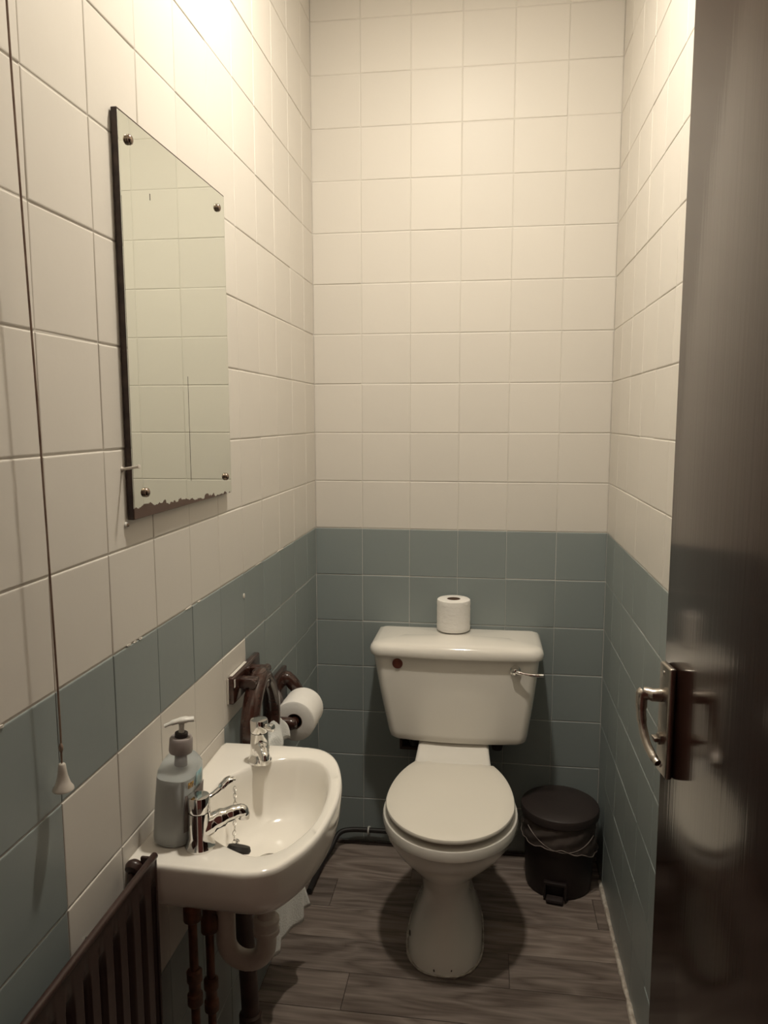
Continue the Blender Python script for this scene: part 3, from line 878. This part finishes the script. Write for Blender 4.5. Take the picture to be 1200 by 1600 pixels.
hd = tag(empty('toilet_roll_holder', (0, -.5, .71)), 'dark brown toilet roll holder on the blue tiles near the corner', 'toilet roll holder')
build('wall_plate', rbox(.0002, .014, -.578, -.425, .632, .758, .005, 3), DARKWOOD, hd)
build('arm', tube([(.008, -.570, .652), (.03, -.570, .652), (.062, -.570, .652), (.072, -.570, .652), (.077, -.570, .652)], [.0165, .0165, .0165, .0135, .007], 18), DARKWOOD, hd)
build('arm', tube(smooth_path([(.008, -.436, .725), (.025, -.436, .718), (.045, -.436, .69), (.064, -.436, .652)], 6), [.020, .018, .0165, .0165], 16), DARKWOOD, hd)
build('spindle', tube([(.066, -.566, .652), (.066, -.436, .652)], .0125, 16), DARKWOOD, hd)

# towel: gathered through the ring, falling in front of it and fanning out below
tow = tag(empty('hand_towel', (.07, -.77, .2)), 'white hand towel hanging through the ring behind the basin', 'towel')
nu, nv = 44, 46
V = []; Fc = []
top = Vector((.057, -.765, .650))
for j in range(nv):
    t = j / (nv - 1)
    z = .660 - .470 * t
    spread = .055 + .062 * (t ** .6)
    cy = -.770 + .045 * t
    cx = .070 + .022 * t
    for i in range(nu):
        s = i / (nu - 1) * 2 - 1
        fold = math.sin(s * 6.5 + t * 5.5) * .010 * (1 - .25 * t) + math.sin(s * 11 + t * 9.0) * .004
        x = cx + fold + .024 * s * t
        y = cy + spread * s
        zz = z - .006 * s * t
        if t < .08: x -= (.08 - t) * .12
        V.append((x, y, zz))
for j in range(nv - 1):
    for i in range(nu - 1):
        Fc.append((j * nu + i, j * nu + i + 1, (j + 1) * nu + i + 1, (j + 1) * nu + i))
o = build('towel_front', (V, Fc), TOWEL, tow, angle=180)
md = o.modifiers.new('thickness', 'SOLIDIFY'); md.thickness = .006
# back drop and the bunched top over the ring
V = []
for j in range(nv):
    t = j / (nv - 1)
    for i in range(nu):
        s = i / (nu - 1) * 2 - 1
        x = .040 - .010 * t + math.sin(s * 8 + 1) * .007
        V.append((x, -.765 + (.055 + .07 * t) * s, .660 - .36 * t - .01 * s * t))
o = build('towel_back', (V, Fc), TOWEL, tow, angle=180)
md = o.modifiers.new('thickness', 'SOLIDIFY'); md.thickness = .006
V = []
nk = 20
for j in range(nk):
    a = math.pi * j / (nk - 1)
    for i in range(nu):
        s = i / (nu - 1) * 2 - 1
        bump_ = .045 * math.exp(-((s - .55) / .45) ** 2)
        V.append((.055 + .022 * math.cos(a) * (1 + .25 * math.sin(s * 9)) , -.735 + .085 * s + .006 * math.sin(a * 3), .655 + (.024 + bump_) * math.sin(a) + .004 * math.sin(s * 11 + a * 2)))
Fc2 = []
for j in range(nk - 1):
    for i in range(nu - 1):
        Fc2.append((j * nu + i, j * nu + i + 1, (j + 1) * nu + i + 1, (j + 1) * nu + i))
o = build('towel_fold', (V, Fc2), TOWEL, tow, angle=180)
md = o.modifiers.new('thickness', 'SOLIDIFY'); md.thickness = .006

# ------------------------------------------------------------------ pedal bin
BX, BY = .783, -.128
pb = tag(empty('pedal_bin', (BX, BY, 0)), 'black round pedal bin with clear liner in the back corner', 'bin')
MBN = Matrix.Translation((BX, BY, 0))
build('bin_body', lathe([(.094, 0), (.098, .003), (.100, .02), (.104, .12), (.108, .225), (.106, .228)], 44, MBN), BLACK_PLASTIC, pb)
build('bin_lid', lathe([(.113, .229), (.117, .232), (.118, .246), (.1155, .254), (.108, .2585), (.07, .2625), (.0, .264)], 48, MBN, True, False), BIN_LID, pb)
build('hinge', rbox(BX - .028, BX + .028, BY + .098, BY + .118, .22, .255, .004, 2), BLACK_PLASTIC, pb)
pang = math.radians(-100)
px, py = BX + .1 * math.cos(pang), BY + .1 * math.sin(pang)
PMx = Matrix.Translation((px, py, 0)) @ Matrix.Rotation(pang + math.pi / 2, 4, 'Z')
build('pedal_housing', xf(join(rbox(-.034, -.026, -.012, .01, .008, .058, .003), rbox(.026, .034, -.012, .01, .008, .058, .003), rbox(-.034, .034, -.012, .01, .050, .060, .003)), PMx), BLACK_PLASTIC, pb)
build('pedal', xf(rbox(-.025, .025, -.028, .0, .006, .017, .004, 2), PMx), BIN_LID, pb)
LINER = mat('clear_bin_liner', (0.22, 0.18, 0.16), 0.25, alpha=0.35, bump=(25, 0.8, (1, 1, 2)))
loops = []
NL = 90
for k in range(10):
    t = k / 9
    L = []
    for i in range(NL):
        a = 2 * math.pi * i / NL
        hem = .15 + .018 * math.cos(a - math.radians(200)) + .008 * math.sin(3 * a) + .003 * math.sin(11 * a)
        z = .228 + (hem - .228) * t
        r = .1115 + .005 * math.sin(7 * a + 9 * t) * math.sin(math.pi * t) + .003 * t + .0015 * math.sin(23 * a + 4 * t)
        L.append((BX + r * math.cos(a), BY + r * math.sin(a), z))
    loops.append(L)
build('bin_liner', loft(loops, False, False), LINER, pb, angle=180)
LEDGE = mat('liner_edge', (0.30, 0.25, 0.22), 0.35, var=(30, (0.22, 0.18, 0.16), (1, 1, 1)))
build('liner_hem', tube(loops[-1], .0013, 6, closed=True), LEDGE, pb)
sag = []
for i in range(26):
    a = math.radians(-150 + 115 * i / 25); u_ = (i / 25)
    sag.append((BX + .1135 * math.cos(a), BY + .1135 * math.sin(a), .215 - .055 * math.sin(math.pi * u_ * .85 + .1)))
build('liner_fold', tube(sag, .0011, 6), LEDGE, pb)

# ------------------------------------------------------------------ mirror
MY0, MY1, MZ0, MZ1 = -1.277, -.830, 1.270, 1.872
mi = tag(empty('mirror', (0, (MY0 + MY1) / 2, MZ0)), 'frameless rectangular wall mirror with corroded bottom edge', 'mirror')
build('backing', rbox(.0015, .0110, MY0, MY1, MZ0, MZ1, .0006, 1), MIRROR_EDGE, mi, smooth=False)
build('glass', rbox(.0097, .0125, MY0 + .0006, MY1 - .0040, MZ0 + .0006, MZ1 - .0035, .0004, 1), mirror_mat(MZ0), mi, smooth=False)
for (y, z) in ((-1.247, 1.836), (-.874, 1.837), (-1.237, 1.309), (-.868, 1.306)):
    build('screw_cap', lathe([(.0072, 0), (.0078, .0015), (.0068, .0045), (.004, .0065), (.001, .0072)], 20, at((.0125, y, z), (1, 0, 0))), SCREW, mi)
o = build('glass_line', join(rbox(.0126, .0128, -1.0505, -1.0495, 1.312, 1.40, 0), rbox(.0126, .0128, -1.0504, -1.0497, 1.40, 1.50, 0)), MARK, mi, smooth=False)  # thin dark upright strip laid on the mirror face
o['label'] = 'thin dark upright line on the glass'
build('speck', rbox(.0126, .0128, -1.1805, -1.179, 1.768, 1.778, 0), MARK, mi, smooth=False)

# nail and old screw in the wall
nail = build('nail', join(tube([(-.003, -1.286, 1.348), (.030, -1.292, 1.3535)], .0022, 8), lathe([(.0034, 0), (.0034, .001), (.001, .0014)], 12, at((.030, -1.292, 1.3535), (.98, -.15, .16))),
                          lathe([(.0045, 0), (.0038, .0015), (.0018, .003)], 10, at((.0, -1.2865, 1.3485), (1, 0, 0)))), BELL)
tag(nail, 'thin pale nail sticking out beside the mirror edge', 'nail')
nail2 = tag(empty('wall_screw', (0, -1.283, 1.263)), 'small pale screw in the tile below the mirror corner', 'screw')
build('wall_plug', lathe([(.0048, 0), (.0046, .0022), (.0032, .003)], 14, at((0, -1.283, 1.263), (1, 0, 0))), WHITE_PL, nail2)
build('screw_head', lathe([(.0028, .0028), (.0026, .0050), (.001, .0055)], 12, at((0, -1.283, 1.263), (1, 0, 0))), SCREW, nail2)

# ------------------------------------------------------------------ pull cord
pc = tag(empty('light_pull_cord', (.02, -1.52, .96)), 'light pull cord with cream bell end hanging by the left wall', 'pull cord')
cp = [(.02, -1.543, CEIL), (.02, -1.542, 2.2), (.02, -1.541, 1.88), (.0198, -1.533, 1.61), (.02, -1.525, 1.381), (.02, -1.518, 1.086), (.02, -1.5185, .992)]
build('cord', tube(smooth_path(cp, 10), .0013, 8), CORD, pc)
build('knot', lathe([(.0012, -.006), (.0026, -.003), (.0028, 0), (.0024, .003), (.0012, .006)], 10, Matrix.Translation((.02, -1.5185, 1.012))), CORD, pc)
build('bell', lathe([(.0035, .032), (.0045, .0305), (.0052, .024), (.0066, .015), (.0095, .005), (.0128, .0), (.0132, -.0025), (.0118, -.0035), (.008, -.002)], 26, Matrix.Translation((.02, -1.5185, .959))), BELL, pc)
build('ceiling_switch', lathe([(.04, CEIL), (.04, CEIL - .012), (.03, CEIL - .02), (.008, CEIL - .03)], 24, Matrix.Translation((.035, -1.543, 0))), WHITE_PL, pc)
